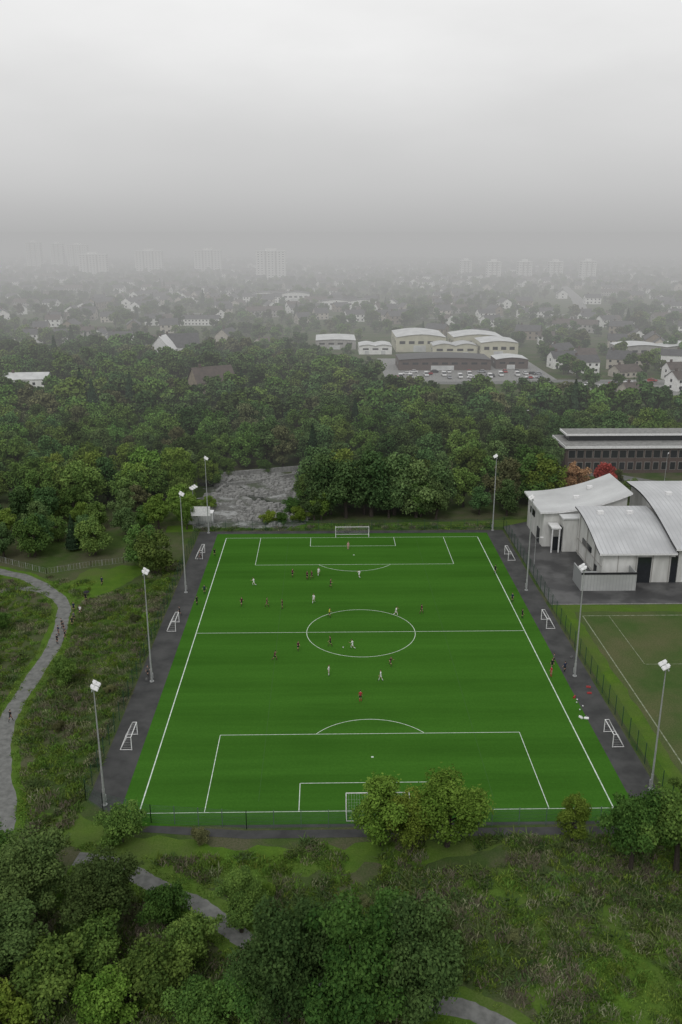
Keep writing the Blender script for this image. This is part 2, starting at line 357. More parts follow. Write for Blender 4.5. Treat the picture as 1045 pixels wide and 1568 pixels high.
NT=[tree_mesh("broadleaf_tree_crown",12,4.7,21000,.27,11,L_dark,.12,44),
    tree_mesh("broadleaf_tree_crown",12,4.5,21000,.27,12,L_mid,.12,40),
    tree_mesh("young_tree_crown",8.5,3.9,15000,.24,13,L_yel,.08,34),
    tree_mesh("young_tree_crown",8.0,3.1,11000,.24,14,L_yel,.08,28),
    tree_mesh("bush_crown",4.5,2.9,9000,.22,15,L_mid,.0,26),
    tree_mesh("bush_crown",3.5,2.5,6000,.22,16,L_olive,.0,20),
    tree_mesh("bush_crown",4.2,2.9,9000,.22,17,L_yel,.0,26),
    tree_mesh("young_tree_crown",8.5,3.9,15000,.24,18,L_mid,.08,34)]
def T(kind,x,y,s=1,sz=None,name="broadleaf_tree"):
    return inst(name,NT[kind],(x,y,0),random.uniform(0,6.28),(s,s,sz if sz else s))
T(3,0,-53.9,1.15,1.05,"young_tree"); T(2,3.5,-54.6,.82,.86,"young_tree"); T(2,7.3,-54.3,1.2,1.06,"young_tree"); T(3,21.2,-53.9,.66,.75,"young_tree")
T(7,26.3,-58.3,.95,1.25,"young_tree"); T(7,31.0,-58.8,1.25,1.3,"young_tree"); T(1,35,-52,.7,.6)
T(4,-28.6,-52.9,1.0,1.0,"bush"); T(5,-20,-53.5,.5,.6,"bush")
for a in ((0,-9.5,-77,.95,1.12),(1,-4.2,-79,1.05,1.25),(0,1.6,-77.5,.95,1.15),(0,-7,-73,.7,.8),(1,-.5,-73.5,.8,.9),(0,3.8,-74.5,.62,.8),
          (1,-14.2,-66.3,.6,.6),(0,-34.8,-63.8,.95,.82),(1,-40,-61,.85,.75),(0,-27.6,-65.8,.9,.72),(0,-36,-72,1.0,.72)): T(*a)
for a in ((4,-21.6,-65.3,.9,1.0),(4,-18.5,-70,1.0,1.1),(5,-12.5,-71.5,1.0),(4,-13,-76,1.0),(4,-30,-74,1.3),(6,-25,-76,1.1),(4,-21,-74,1.2),(4,-17,-77,1.0),(4,-27,-70,1.1),(6,-33,-78,1.2),(4,-45.1,-16.8,.85,1.0),(5,-42,-30,.4),(5,-58,-10,.7),(4,-61,2,.7),(5,-66,8,.9),(5,-37.5,-20,.4),(5,-39,5,.4),
          (5,12,-68,.35),(4,36,-62,1),(5,-2,-63,.3),(6,-37,-56.5,.5),(6,-12,-62,.4)): T(*a,name="bush")
def coll(name,meshes,nm):
    c=bpy.data.collections.new(name)
    for i,m in enumerate(meshes):
        o=bpy.data.objects.new(f"{nm}_{i:02d}",m); c.objects.link(o)
    return c
midA=[tree_mesh("woodland_tree",13,5.3,7500,.48,30+i,[W_dark,W_mid,W_dark,W_mid,W_ol,W_yel][i],.08,36) for i in range(6)]+[conifer_mesh("conifer",15,3.6,5000,.5,40,L_con)]
midB=[tree_mesh("woodland_tree",13,5.5,2000,.95,50+i,[W_dark,W_mid,W_dark,W_mid,W_ol][i],.06,24) for i in range(5)]+[conifer_mesh("conifer",15,3.6,1300,1.0,60,L_con)]
CA=coll("woodland_tree_variants",midA,"woodland_tree"); CB=coll("distant_tree_variants",midB,"distant_tree")
def scatter(name,pts,vi,scl,rz,col):
    me=bpy.data.meshes.new(name); me.from_pydata([tuple(p) for p in pts],[],[])
    for nm,ty,d in (("vi",'INT',vi),("scl",'FLOAT',scl),("rz",'FLOAT',rz)):
        a=me.attributes.new(nm,ty,'POINT'); a.data.foreach_set("value",np.array(d,dtype=np.int32 if ty=='INT' else np.float32))
    o=bpy.data.objects.new(name,me); sc.collection.objects.link(o)
    g=bpy.data.node_groups.new(name+"_scatter",'GeometryNodeTree')
    g.interface.new_socket("Geometry",in_out='INPUT',socket_type='NodeSocketGeometry'); g.interface.new_socket("Geometry",in_out='OUTPUT',socket_type='NodeSocketGeometry')
    N=g.nodes; gi=N.new("NodeGroupInput"); go=N.new("NodeGroupOutput"); ip=N.new("GeometryNodeInstanceOnPoints"); ci=N.new("GeometryNodeCollectionInfo")
    ci.inputs["Collection"].default_value=col; ci.inputs["Separate Children"].default_value=True; ci.inputs["Reset Children"].default_value=True
    def at(nm,ty):
        a=N.new("GeometryNodeInputNamedAttribute"); a.data_type=ty; a.inputs["Name"].default_value=nm; return a.outputs["Attribute"]
    cx=N.new("ShaderNodeCombineXYZ"); g.links.new(at("rz",'FLOAT'),cx.inputs[2])
    g.links.new(gi.outputs[0],ip.inputs["Points"]); g.links.new(ci.outputs[0],ip.inputs["Instance"]); ip.inputs["Pick Instance"].default_value=True
    g.links.new(at("vi",'INT'),ip.inputs["Instance Index"]); g.links.new(cx.outputs[0],ip.inputs["Rotation"]); g.links.new(at("scl",'FLOAT'),ip.inputs["Scale"])
    g.links.new(ip.outputs[0],go.inputs[0])
    md=o.modifiers.new("scatter",'NODES'); md.node_group=g; return o
def visible(x,y,m=15): return abs(x+5.85-.018*(y+135))<.40*(y+160)+m
def inr(x,y,*rs): return any(a<x<b_ and c<y<d for a,b_,c,d in rs)
EX=[(-36,36,-60,57),(-36,-10,50,103),(33,130,-80,63),(56,125,84,117),(52,120,150,161),(17,104,225,420),(-14,30,320,410),(-100,-66,296,350),(-62,-42,205,232),(-142,-120,212,246),(72,100,62,100),(49,72,60,84)]
def farlim(x): return float(np.interp(x,[-260,-208,-25,5,25,94,145,260],[335,335,340,290,195,190,168,168]))
pts=[];vi=[];s_=[];rz=[]; ptsB=[];viB=[];sB=[];rB=[]
y=36.0
while y<440:
    st=6.6 if y<130 else 7.6
    x=-260.0
    while x<260:
        px=x+random.uniform(-.42,.42)*st; py=y+random.uniform(-.42,.42)*st; x+=st
        if not visible(px,py) or py>farlim(px)+mnoise.noise(Vector((px*.03,py*.03,0)))*25 or inr(px,py,*EX): continue
        if py<60 and px>-37: continue
        if py<42 and -60<px<-36 and random.random()<.5: continue
        k=random.uniform(.55,1.12)*(1+.25*mnoise.noise(Vector((px*.025,py*.025,4))))
        if py<62: k*=.72
        if random.random()<.07: continue
        hq=mnoise.noise(Vector((px*.02,py*.02,8)))
        wts=[5,5,5,4,1.2,.8,.4] if hq<.1 else [1.5,4,2,5,.8,4,.1]
        if py<150:
            v=random.choices(range(7),wts)[0]; pts.append((px,py,0)); vi.append(v); s_.append(k); rz.append(random.uniform(0,6.28))
        else:
            v=random.choices(range(6),[5,5,5,4,1.6,.5])[0]; ptsB.append((px,py,0)); viB.append(v); sB.append(k); rB.append(random.uniform(0,6.28))
    y+=st
for x,yy,k in ((-6,64,1.2),(-1,62,1.15),(5,63,1.3),(10.5,64,1.25),(15.5,62,1.1),(-8.5,60,.6),(20,60,.75)):
    inst("broadleaf_tree",midA[random.choice([0,2])],(x,yy,0),random.uniform(0,6),k)
for x,yy,k in ((-12,60,.4),(-16,57.5,.3),(-19,58,.35),(-11,72,.55),(-10.5,82,.6),(-33,101,.5),(-35,90,.45),(-34,70,.35),(-23,103,.4),(-14,66,.4)):
    inst("bush",NT[random.choice([4,6])],(x,yy,0),random.uniform(0,6),k*2.2)
scatter("woodland",pts,vi,s_,rz,CA)
inst("autumn_tree",tree_mesh("autumn_tree_crown",10,4.0,6000,.42,71,L_orange,.1,28),(56.3,75,0),.4,1.05)
inst("autumn_tree",tree_mesh("autumn_tree_crown",10,3.6,6000,.42,72,L_red,.1,28),(64.6,77,0),.4,1.05)
for x,yy,k,v in ((51,72,.55,4),(50,80,.7,1),(60,83,.5,4),(71,74,.5,1),(69,82,.5,4)): inst("broadleaf_tree",midA[v],(x,yy,0),x,k)
for x,yy,k in ((-39.5,27,.8),(-43,31,.75),(-54,38,.7)): inst("broadleaf_tree",midA[1],(x,yy,0),x,k)

# ------------------------------------------------------------ rough vegetation
def tuft_mesh(name,n,h,w,spread,seed,leaf,flat=.5):
    rg=np.random.default_rng(seed); V=[];Fc=[]
    for i in range(n):
        a=rg.uniform(0,6.28); rr=spread*math.sqrt(rg.uniform()); x=rr*math.cos(a);y=rr*math.sin(a)
        hh=h*rg.uniform(.5,1.1); l=rg.normal(size=2)*flat*hh; t=rg.uniform(0,6.28); dx=math.cos(t)*w;dy=math.sin(t)*w; j=len(V)
        V+=[(x-dx/2,y-dy/2,0),(x+dx/2,y+dy/2,0),(x+l[0]*.4+dx*.6,y+l[1]*.4+dy*.6,hh*.6),(x+l[0],y+l[1],hh),(x+l[0]*.4-dx*.6,y+l[1]*.4-dy*.6,hh*.6)]
        Fc.append((j,j+1,j+2,j+3,j+4))
    me=bpy.data.meshes.new(name); me.from_pydata(V,[],Fc); me.materials.append(leaf)
    a=me.attributes.new("tint",'FLOAT','POINT'); a.data.foreach_set("value",np.repeat(rg.uniform(0,1,n),5).astype(np.float32)); return me
G_green=leafmat("weed_green",(.07,.125,.022),(.17,.255,.05),0); G_brown=leafmat("weed_dead",(.115,.10,.072),(.235,.21,.155),0); G_pale=leafmat("weed_straw",(.14,.15,.08),(.27,.28,.165),0); G_dk=leafmat("bramble",(.055,.085,.03),(.12,.165,.055),0)
CT=coll("weed_variants",[tuft_mesh("weed",34,.4,.09,.6,1,G_green,.6),tuft_mesh("weed",34,.45,.10,.65,2,G_dk,.7),tuft_mesh("weed",34,.5,.06,.65,3,G_brown,.4),tuft_mesh("weed",34,.45,.06,.65,4,G_pale,.45),tuft_mesh("weed",34,.2,.08,.65,5,G_green,.7)],"weed")
PC=[]
for P_ in (pathA,pathB):
    LP,RP=strip_pts(P_,2.3); PC+=[((a.x+c.x)/2,(a.y+c.y)/2) for a,c in zip(LP,RP)]
PC=np.array(PC)
tp=[];tv=[];ts=[];tr_=[]
def addweeds(x0,x1,y0,y1,dens,cond,brown=0):
    n=int((x1-x0)*(y1-y0)*dens); X=rng.uniform(x0,x1,n);Y=rng.uniform(y0,y1,n)
    for x,y in zip(X,Y):
        if not visible(x,y,4) or not cond(x,y): continue
        d=np.sqrt(((PC-(x,y))**2).sum(1)).min()
        if d<1.35: continue
        q=mnoise.noise(Vector((x*.11,y*.11,3)))+.7*mnoise.noise(Vector((x*.5,y*.5,7)))+brown; q2=mnoise.noise(Vector((x*.3,y*.3,9)))
        lush=(d<2.8)
        if lush:
            if random.random()<.5: continue
            v=4
        elif q>.3: v=random.choice([2,2,3,1,0])
        elif q>.08: v=random.choice([2,3,1,0,4])
        elif q>-.15: v=random.choice([0,1,1,3,4])
        else: v=random.choice([4,0,4])
        if q2<-.25 and random.random()<.6: continue
        tp.append((x,y,0));tv.append(v);ts.append(random.uniform(.5,1.4));tr_.append(random.uniform(0,6.28))
inv=lambda x,y: (-40<x<14 and y>-60+abs(x+10)*.12 and y<-47)
addweeds(-48,48,-95,-53,2.6,lambda x,y: not (inv(x,y) and mnoise.noise(Vector((x*.2,y*.2,1)))<.05),.06 )
addweeds(-50,-35,-52,34,2.8,lambda x,y: not(x<-41 and y>14+ (x+50)*1.0 and y>10),.05)
addweeds(-95,-50.5,-60,27,1.9,lambda x,y: y<26-(x+60)*.3)
addweeds(-36,33,53.2,57,1.2,lambda x,y: not(-36<x<-10 and y>55))
scatter("scrub_vegetation",tp,tv,ts,tr_,CT)

# ------------------------------------------------------------ buildings
def windows_front(b,x0,x1,y,z0,z1,n,frac=.6,m=2,fm=None):
    st=(x1-x0)/n
    for i in range(n):
        cx=x0+st*(i+.5); w=st*frac/2
        if fm is not None:
            b.box(cx-w-.08,cx+w+.08,y-.05,y-.002,z0-.08,z1+.08,fm)
        b.box(cx-w,cx+w,y-.08,y-.051 if fm is not None else y-.002,z0,z1,m)
def house_mesh(name,w,d,h,rh,wall,roof,nw=3,chim=True):
    b=MB(); x,y=w/2,d/2
    b.box(-x,x,-y,y,0,h,0)
    for s in (-1,1): b.quad([(s*x,-y,h+.001),(s*x,y,h+.001),(s*x,0,h+rh)],0)
    o=.4
    for s in (-1,1):
        b.quad([(-x-o,s*(y+o),h-.15),(x+o,s*(y+o),h-.15),(x+o,0,h+rh+.12),(-x-o,0,h+rh+.12)],1)
    st=w/nw
    for fl in range(2 if h>4.5 else 1):
        for i in range(nw):
            cx=-x+st*(i+.5); z0=.9+fl*2.6
            for s in (-1,1):
                b.box(cx-.55,cx+.55,*( (-y-.06,-y-.003) if s<0 else (y+.003,y+.06)),z0,z0+1.1,2)
        for s in (-1,1): b.box(*( (-x-.06,-x-.003) if s<0 else (x+.003,x+.06)),-.6,.6,.9+fl*2.6,2.1+fl*2.6,2)
    b.box(-x+st*.5-.1,-x+st*.5+.9,-y-.08,-y-.061,0,2.1,4)
    if chim:
        for k in range(max(1,nw//3)): b.box(-x*.6+k*6-.5,-x*.6+k*6+.5,-.35,.35,h+rh*.5,h+rh+1.2,3)
    return b.mesh(name,[wall,roof,M_glass,M_brick,M_dark])
M_render=mat("white_render",(.84,.84,.82),.7,(.70,.70,.68),scale=.5)
M_harl=mat("grey_harling",(.38,.37,.35),.8,(.3,.29,.27),scale=.5)
M_roofb=mat("brown_tile_roof",(.10,.08,.07),.7,(.07,.058,.052),scale=.6)
M_sand=mat("sandstone_wall",(.3,.25,.19),.8,(.22,.19,.15),scale=.5)
M_beige=mat("beige_render",(.5,.46,.4),.8,(.4,.37,.32),scale=.5)
HM=[house_mesh("semi_detached_house",13,8.5,5.3,2.8,M_render,M_roofg,4),house_mesh("detached_house",10,8,5.2,2.8,M_render,M_roofb,3),
    house_mesh("terraced_houses",34,8.5,5.4,2.7,M_render,M_roofg,12),house_mesh("bungalow",12,9,2.9,2.6,M_beige,M_roofb,4),
    house_mesh("semi_detached_house",14,8.5,5.3,3,M_sand,M_roofg,4),house_mesh("flats",24,10,8.2,2.2,M_render,M_roofg,8,False),house_mesh("terraced_houses",28,8.5,5.3,2.6,M_harl,M_roofb,10),house_mesh("detached_house",11,9,5.2,3.6,M_beige,M_roofg,3)]
CH=coll("house_variants",HM,"house")
hp=[];hv=[];hs=[];hr=[]
TEX=[(20,104,225,400),(-14,30,330,410),(240,285,720,900),(180,240,560,760),(-100,-66,296,350)]
cell=150
for cy in range(410,1950,cell):
    for cx in range(-1050,1050,cell):
        rr=random.Random(cx*7919+cy); ang=rr.uniform(-.6,.6)+rr.choice([0,0,1.57,0]); dens=rr.choice([.18,.35,.5,.62,.45]); bias=rr.choice([0,0,1,2,3])
        for r_ in range(-3,4):
            a=-cell*.55
            while a<cell*.55:
                t=r_*26+rr.uniform(-5,5); x=cx+a*math.cos(ang)-t*math.sin(ang); y=cy+a*math.sin(ang)+t*math.cos(ang)
                v=rr.choices(range(8),[4,3,1.0+(bias==2)*1.5,2.5,2.2,.3,1.4,3])[0]; L=(13,10,34,12,14,24,28,11)[v]; a+=L*.5+rr.uniform(4,12)
                x+=L*.5*math.cos(ang); y+=L*.5*math.sin(ang); a+=L*.5
                if abs(x-cx)>cell/2-6 or abs(y-cy)>cell/2-6: continue
                if rr.random()>dens or y<farlim(x)+22 or not visible(x,y,30) or inr(x,y,*TEX): continue
                hp.append((x,y,0));hv.append(v);hs.append(rr.uniform(.85,1.12));hr.append(ang+rr.choice([0,0,0,1.57])+rr.uniform(-.15,.15))
for x,y,v in ((112,300,0),(126,312,1),(139,296,7),(152,310,3),(118,330,4),(168,285,5),(180,305,6),(154,262,1),(170,252,0),(186,240,7),(134,272,3),(146,236,1),(118,285,0),(122,222,3),(165,225,4)):
    hp.append((x,y,0));hv.append(v);hs.append(1);hr.append(random.uniform(-.6,.6))
scatter("town_houses",hp,hv,hs,hr,CH)
H=np.array([(p[0],p[1]) for p in hp])
for _ in range(16000):
    yy=random.uniform(160,1900); xx=random.uniform(-850,850)
    if not visible(xx,yy,20) or yy<farlim(xx) or inr(xx,yy,*TEX): continue
    if np.min(np.abs(H-(xx,yy)).max(1))<8: continue
    if 104<xx<190 and 200<yy<262 and random.random()<.6: continue
    kk=random.uniform(.3,.85)*(1+.5*mnoise.noise(Vector((xx*.012,yy*.012,2))))
    if yy<420: kk=random.uniform(.4,.9)
    ptsB.append((xx,yy,0)); viB.append(random.choices(range(6),[5,5,5,4,2,.5])[0]); sB.append(kk); rB.append(random.uniform(0,6.28))
scatter("distant_trees",ptsB,viB,sB,rB,CB)
inst("white_house",house_mesh("white_house_mesh",20,11,6.5,6.5,M_white,M_roofg,5),(-83,337,0),.25,1.0)
inst("white_house",house_mesh("white_house_annex",10,12,6,7,M_white,M_white,3),(-90,328,0),1.4,1.0)
inst("slate_roof_house",house_mesh("slate_roof_house_mesh",15,10,6,5,M_sand,M_roofb,4),(-52,224,0),.5,1.1)
inst("white_roof_building",house_mesh("white_roof_building_mesh",18,10,6,2,M_render,M_roofw,5),(-131,236,0),.1,1.0)
def tower(x,y,w,d,h,fl):
    e=empty("tower_block",(x,y,0)); b=MB(); b.box(-w/2,w/2,-d/2,d/2,0,h,0); b.box(-w*.18,w*.18,-d*.3,d*.3,h,h+3.2,0); b.box(-w/2-.3,w/2+.3,-d/2-.3,d/2+.3,h-.9,h+.3,0)
    b.obj("walls",[M_render],e); b=MB(); st=h/fl
    for k in range(fl):
        windows_front(b,-w/2+1,w/2-1,-d/2,k*st+st*.35,k*st+st*.7,8,.4,0)
        for s in (-1,1): b.box(*((-w/2-.06,-w/2-.002) if s<0 else (w/2+.002,w/2+.06)),-d*.3,d*.3,k*st+st*.3,k*st+st*.75,0)
    for k in (-1,1): b.box(k*w*.17-.8,k*w*.17+.8,-d/2-.5,-d/2-.09,0,h,1)
    b.obj("windows",[M_glass,M_harl],e)
for x,y,w,h in ((-505,1450,24,46),(-465,1450,20,44),(-430,1450,34,42),(-346,1216,40,32),(-280,1300,42,35),(-188,1300,42,36),(-78,1104,40,39),(199,1180,15,24),(224,1097,18,25),(266,1097,18,25),(308,1097,18,25),(349,1085,19,26)):
    tower(x,y,w,16,h,max(6,int(h/2.8)))
def warehouse(x0,x1,y0,y1,h,rh,bays,wall,roof,name="warehouse"):
    e=empty(name,(x0,y0,0)); W_=x1-x0; D=y1-y0; b=MB(); b.box(0,W_,0,D,0,h); 
    bw=W_/bays
    def pf(k,N_): t=k/N_; return rh*(1-abs(2*t-1)**1.6)
    for i in range(bays):
        a=i*bw; N_=8
        pr=[(a+bw*k/N_, h+pf(k,N_)) for k in range(N_+1)]
        for yy in (-.02,D+.02): b.quad([(px,yy,pz) for px,pz in pr],0)
    b.obj("walls",[wall],e); b=MB()
    for i in range(bays):
        a=i*bw; N_=8
        pr=[(a+bw*k/N_, h+pf(k,N_)+.15) for k in range(N_+1)]
        for (p,z1),(q,z2) in zip(pr[:-1],pr[1:]): b.quad([(p,-.6,z1),(q,-.6,z2),(q,D+.6,z2),(p,D+.6,z1)])
    b.obj("roof",[roof],e); b=MB(); windows_front(b,1,W_-1,0,h*.55,h*.75,max(3,int(W_/5)),.6,0)
    for i in range(bays): b.box(i*bw+bw*.35,i*bw+bw*.6,-.12,-.003,0,h*.45,1)
    for k in range(int(D/9)):
        b.box(-.06,-.003,3+k*9,6+k*9,h*.5,h*.75,0)
    b.obj("windows_and_doors",[M_glass,M_roofw],e); return e
warehouse(34,62,360,395,8,1.6,1,M_cream,M_roofw); warehouse(52,76,338,352,6,1.2,2,M_cream,M_seam); warehouse(77,97,334,356,8,1.0,1,M_cream,M_roofw); warehouse(66,94,360,385,8,1.6,1,M_cream,M_roofw)
warehouse(-11,12,372,400,5,.6,1,M_harl,M_roofw); warehouse(13,31,350,366,4.5,.8,2,M_render,M_roofw); warehouse(30,75,292,312,5,1.0,1,M_brick,M_roofg,"brick_workshop"); warehouse(150,200,330,348,6,1.2,2,M_harl,M_roofw); warehouse(78,94,296,310,4.5,1.0,1,M_brick,M_roofw,"brick_workshop"); warehouse(172,215,262,280,5,1,2,M_harl,M_roofw)
warehouse(-75,-20,720,740,8,1.6,2,M_render,M_roofg); warehouse(-8,40,640,655,7,1.4,2,M_render,M_roofg)
sheet("industrial_yard",[(22,258),(100,258),(100,334),(22,334)],.008,M_conc)
sheet("yard_road",[(100,215),(200,225),(200,262),(100,262)],.012,M_conc)
strip("town_road",[(150,480),(195,570),(232,700),(272,888),(300,1050)],11,.01,M_conc); strip("town_road",[(-300,640),(-100,600),(60,560),(200,590),(400,640)],8,.014,M_path); strip("town_road",[(20,257),(60,254),(110,258),(200,240),(300,250)],8,.018,M_path)
strip("town_road",[(50,155),(80,156),(110,154),(160,158)],7,.01,M_road)
strip("access_road",[(60,104),(74,97),(89,87),(110,80)],5,.012,M_path)
def car_mesh(name,paint,van=False):
    b=MB()
    prof=[(-2.1,.35),(-2.15,.75),(-1.2,.92),(-.6,1.42),(1.0,1.45),(1.7,.98),(2.1,.9),(2.12,.35)] if not van else [(-2.4,.35),(-2.45,1.0),(-1.7,1.2),(-1.2,2.0),(2.4,2.05),(2.45,.35)]
    n=len(prof)
    def wd(z): return .86 if z<1.0 else .7 if not van else .88
    for s in (-1,1): b.quad([(x,s*wd(z),z) for x,z in prof],0)
    for i in range(n):
        (x0,z0),(x1,z1)=prof[i],prof[(i+1)%n]; g=1 if (i in (2,4) and not van) or (van and i==2) else 0
        b.quad([(x0,-wd(z0),z0),(x1,-wd(z1),z1),(x1,wd(z1),z1),(x0,wd(z0),z0)],g)
    for s in (-1,1):
        y=s*.80 if not van else s*.9
        b.quad([(-1.0,s*.875,.98),(1.3,s*.875,1.0),(.9,s*.73,1.38),(-.6,s*.73,1.36)],1) if not van else b.quad([(-1.5,y,1.25),(-.5,y,1.25),(-.5,y,1.8),(-1.15,y,1.8)],1)
        for x in (-1.35,1.3): b.tube((x,s*.68,.33),(x,s*.9,.33),.33,n=12,m=2)
    return b.mesh(name,[paint,M_glass,M_dark])
paints=[mat("car_paint_white",(.75,.75,.75),.25),mat("car_paint_silver",(.35,.36,.38),.25),mat("car_paint_black",(.03,.03,.035),.25),mat("car_paint_red",(.35,.03,.03),.25),mat("car_paint_blue",(.04,.08,.2),.25)]
CM=[car_mesh("car_body",p) for p in paints]; VM=car_mesh("van_body",paints[0],True)
for i in range(34):
    x=random.uniform(26,98); y=random.choice([267,272,278,284,320,326]); inst("parked_car",random.choice(CM[:3]+[CM[0],CM[0],CM[3]]),(x,y,.02),random.choice([1.57,0])+random.uniform(-.1,.1))
for i in range(10): inst("parked_van",VM,(28+i*7+random.uniform(-2,2),random.choice([268,274,322]),.02),1.57)
for i in range(30): inst("parked_car",random.choice(CM+[CM[0]]*3),(random.uniform(104,190),random.uniform(225,258),.02),random.uniform(0,3))
for x,y in ((7,112),(9.5,114),(62,155.5),(72,155),(97,156)): inst("parked_car",random.choice(CM[:2]),(x,y,.02),random.uniform(0,3))

# school
e=empty("school_building",(61,101,0)); b=MB(); b.box(0,58,0,13,0,7.2); b.obj("walls",[M_brick],e)
b=MB(); b.box(-.6,58.6,-.8,13.6,7.2,7.9); b.box(1,57,4.6,12,9.6,10.1); b.obj("roof_fascia",[M_white],e)
b=MB(); b.box(-.4,58.4,-.6,13.4,7.9,7.96); b.box(1.3,56.7,4.9,11.7,10.1,10.15); b.obj("flat_roof",[M_conc],e)
b=MB(); b.box(2,56,5.6,11,7.97,9.6); windows_front(b,.5,57.5,0,4.4,6.5,24,.78,0,2); windows_front(b,.5,57.5,0,1.0,3.1,24,.62,0,2); b.obj("windows",[M_glass,M_white,M_harl],e)
b=MB()
for i in range(13): b.box(i*4.75-.15+.5,i*4.75+.15+.5,-.2,-.09,0,7.19)
b.obj("pilasters",[M_brick],e)
# sports centre
e=empty("sports_centre",(0,0,0))
def profB(y):
    t=(y-20)/18.; return 6.0+4.0*math.sin(min(1,max(0,t))*math.pi/2)
def profC(y):
    t=(y-20)/28.; return 6.9+5.2*math.sin(min(1,max(0,t))*math.pi*.58)
M_sc=mat("sports_centre_render",(.62,.62,.6),.7,(.45,.45,.43),scale=.6,stretch=(1,1,.25))
def vault(x0,x1,y0,y1,pf,oh,nm):
    ysn=[y0+(y1-y0)*i/14 for i in range(15)]
    b=MB()
    for x in (x0,x1): b.quad([(x,y0,0)]+[(x,y,pf(y)-.35) for y in ysn]+[(x,y1,0)],1)
    b.quad([(x0,y0,0),(x1,y0,0),(x1,y0,pf(y0)-.35),(x0,y0,pf(y0)-.35)],0); b.quad([(x0,y1,0),(x1,y1,0),(x1,y1,pf(y1)-.35),(x0,y1,pf(y1)-.35)],0)
    b.obj(nm+"_walls",[M_sc,M_sc],e)
    b=MB(); yo=[y0-oh]+ysn[1:-1]+[y1+oh*.5]
    for a,c in zip(yo[:-1],yo[1:]):
        za,zb=pf(max(a,y0))-(.12 if a<y0 else 0),pf(c)
        b.quad([(x0-oh,a,za),(x1+.02,a,za),(x1+.02,c,zb),(x0-oh,c,zb)],0)
        b.quad([(x0-oh,a,za-.32),(x0-oh,c,zb-.32),(x0-oh,c,zb-.001),(x0-oh,a,za-.001)],1)
        b.quad([(x0-oh,a,za-.34),(x1+.02,a,za-.34),(x1+.02,c,zb-.34),(x0-oh,c,zb-.34)],1)
    b.quad([(x0-oh,y0-oh,pf(y0)-.46),(x1+.02,y0-oh,pf(y0)-.46),(x1+.02,y0-oh,pf(y0)-.13),(x0-oh,y0-oh,pf(y0)-.13)],2)
    b.obj(nm+"_roof",[M_seam,M_dark,M_white],e)
vault(47,61,21,38,profB,.9,"front_hall")
vault(61.6,100,21,50,profC,1.0,"main_hall")
def profA(x): t=(x-40)/18.; return 7.9+3.8*t*t
b=MB(); xs_=[40.5+17.5*i/10 for i in range(11)]
for y in (41.5,56): b.quad([(40.5,y,0)]+[(58,y,0)]+[(x,y,profA(x)-.4) for x in reversed(xs_)],0)
b.quad([(40.5,41.5,0),(40.5,56,0),(40.5,56,7.5),(40.5,41.5,7.5)],0); b.quad([(58,41.5,0),(58,56,0),(58,56,11.2),(58,41.5,11.2)],0)
b.box(44,60,38.2,41.4,0,7.2,0); b.obj("west_hall_walls",[M_sc],e)
b=MB(); xr=[39.6]+xs_[1:-1]+[58.8]
for a,c in zip(xr[:-1],xr[1:]):
    for k,(m) in ((0,0),(-.35,1)): b.quad([(a,40.8,profA(a)+k),(c,40.8,profA(c)+k),(c,56.8,profA(c)+k),(a,56.8,profA(a)+k)],m)
    b.quad([(a,40.8,profA(a)-.34),(c,40.8,profA(c)-.34),(c,40.8,profA(c)-.01),(a,40.8,profA(a)-.01)],1)
b.quad([(39.6,40.8,profA(39.6)-.34),(39.6,56.8,profA(39.6)-.34),(39.6,56.8,profA(39.6)-.01),(39.6,40.8,profA(39.6)-.01)],1)
b.box(43.6,60,37.9,41.2,7.25,7.5,2); b.obj("west_hall_roof",[M_cladY,M_white,M_roofw],e)
b=MB(); b.box(40.3,40.49,44,46,0,3.2); b.box(40.3,40.49,49,53,4.2,5.6); b.box(43.8,43.99,38.8,40.6,0,5.2); b.box(46.8,46.99,24,25.2,0,2.3)
b.box(46.8,46.99,28,34,3.5,4.6)
b.box(53.8,56.4,20.8,20.99,0,5.2); b.box(60.2,61.4,20.8,20.99,0,5.2); b.box(66,72,20.8,20.99,.3,3.4); b.box(42,43.9,39.2,39.4,0,3.0)
b.obj("doors_and_windows",[M_glass],e)
b=MB()
for z in (.5,3.2): b.box(46.85,46.98,21.2,37.8,z,z+.1)
for x in (50,53.5,56.7,59.9): b.box(x-.05,x+.05,20.85,20.98,0,5.5)
for y in (25.5,31,36.5): b.tube((46.85,y,0),(46.85,y,profB(y)-.6),.07,n=6)
b.obj("downpipes_and_joints",[M_harl],e)
b=MB(); b.box(41.4,43.4,37.6,41.2,5.2,5.5); 
for x,y in ((41.6,37.8),(43.1,37.8)): b.tube((x,y,0),(x,y,5.2),.15,n=8)
b.obj("entrance_canopy",[M_white],e)
b=MB()
for x,y in ((50,34),(56,34),(49,48),(53,52)):
    z0=profB(y) if y<40 else profA(x); b.box(x-.6,x+.6,y-.4,y+.4,z0-.1,z0+.6)
for x,y in ((66,40),(74,40),(82,40)): b.box(x-.6,x+.6,y-.4,y+.4,profC(y)-.1,profC(y)+.6)
b.obj("roof_vents",[M_white],e)
e=empty("service_enclosure"); b=MB(); 
for a in ((42,52.4,17,17.2),(42,42.2,17.21,22.5),(52.2,52.4,17.21,20.9)): b.box(*a,0,3.6)
b.obj("panels",[M_clad],e); b=MB(); b.box(43,46,18.2,21,0,2.4); b.box(47.5,51,18.4,20.4,0,2.0); b.obj("plant_units",[M_steel],e)
b=MB(); b.box(41.9,52.5,16.9,16.99,3.3,3.7); b.obj("top_rail",[M_dark],e)

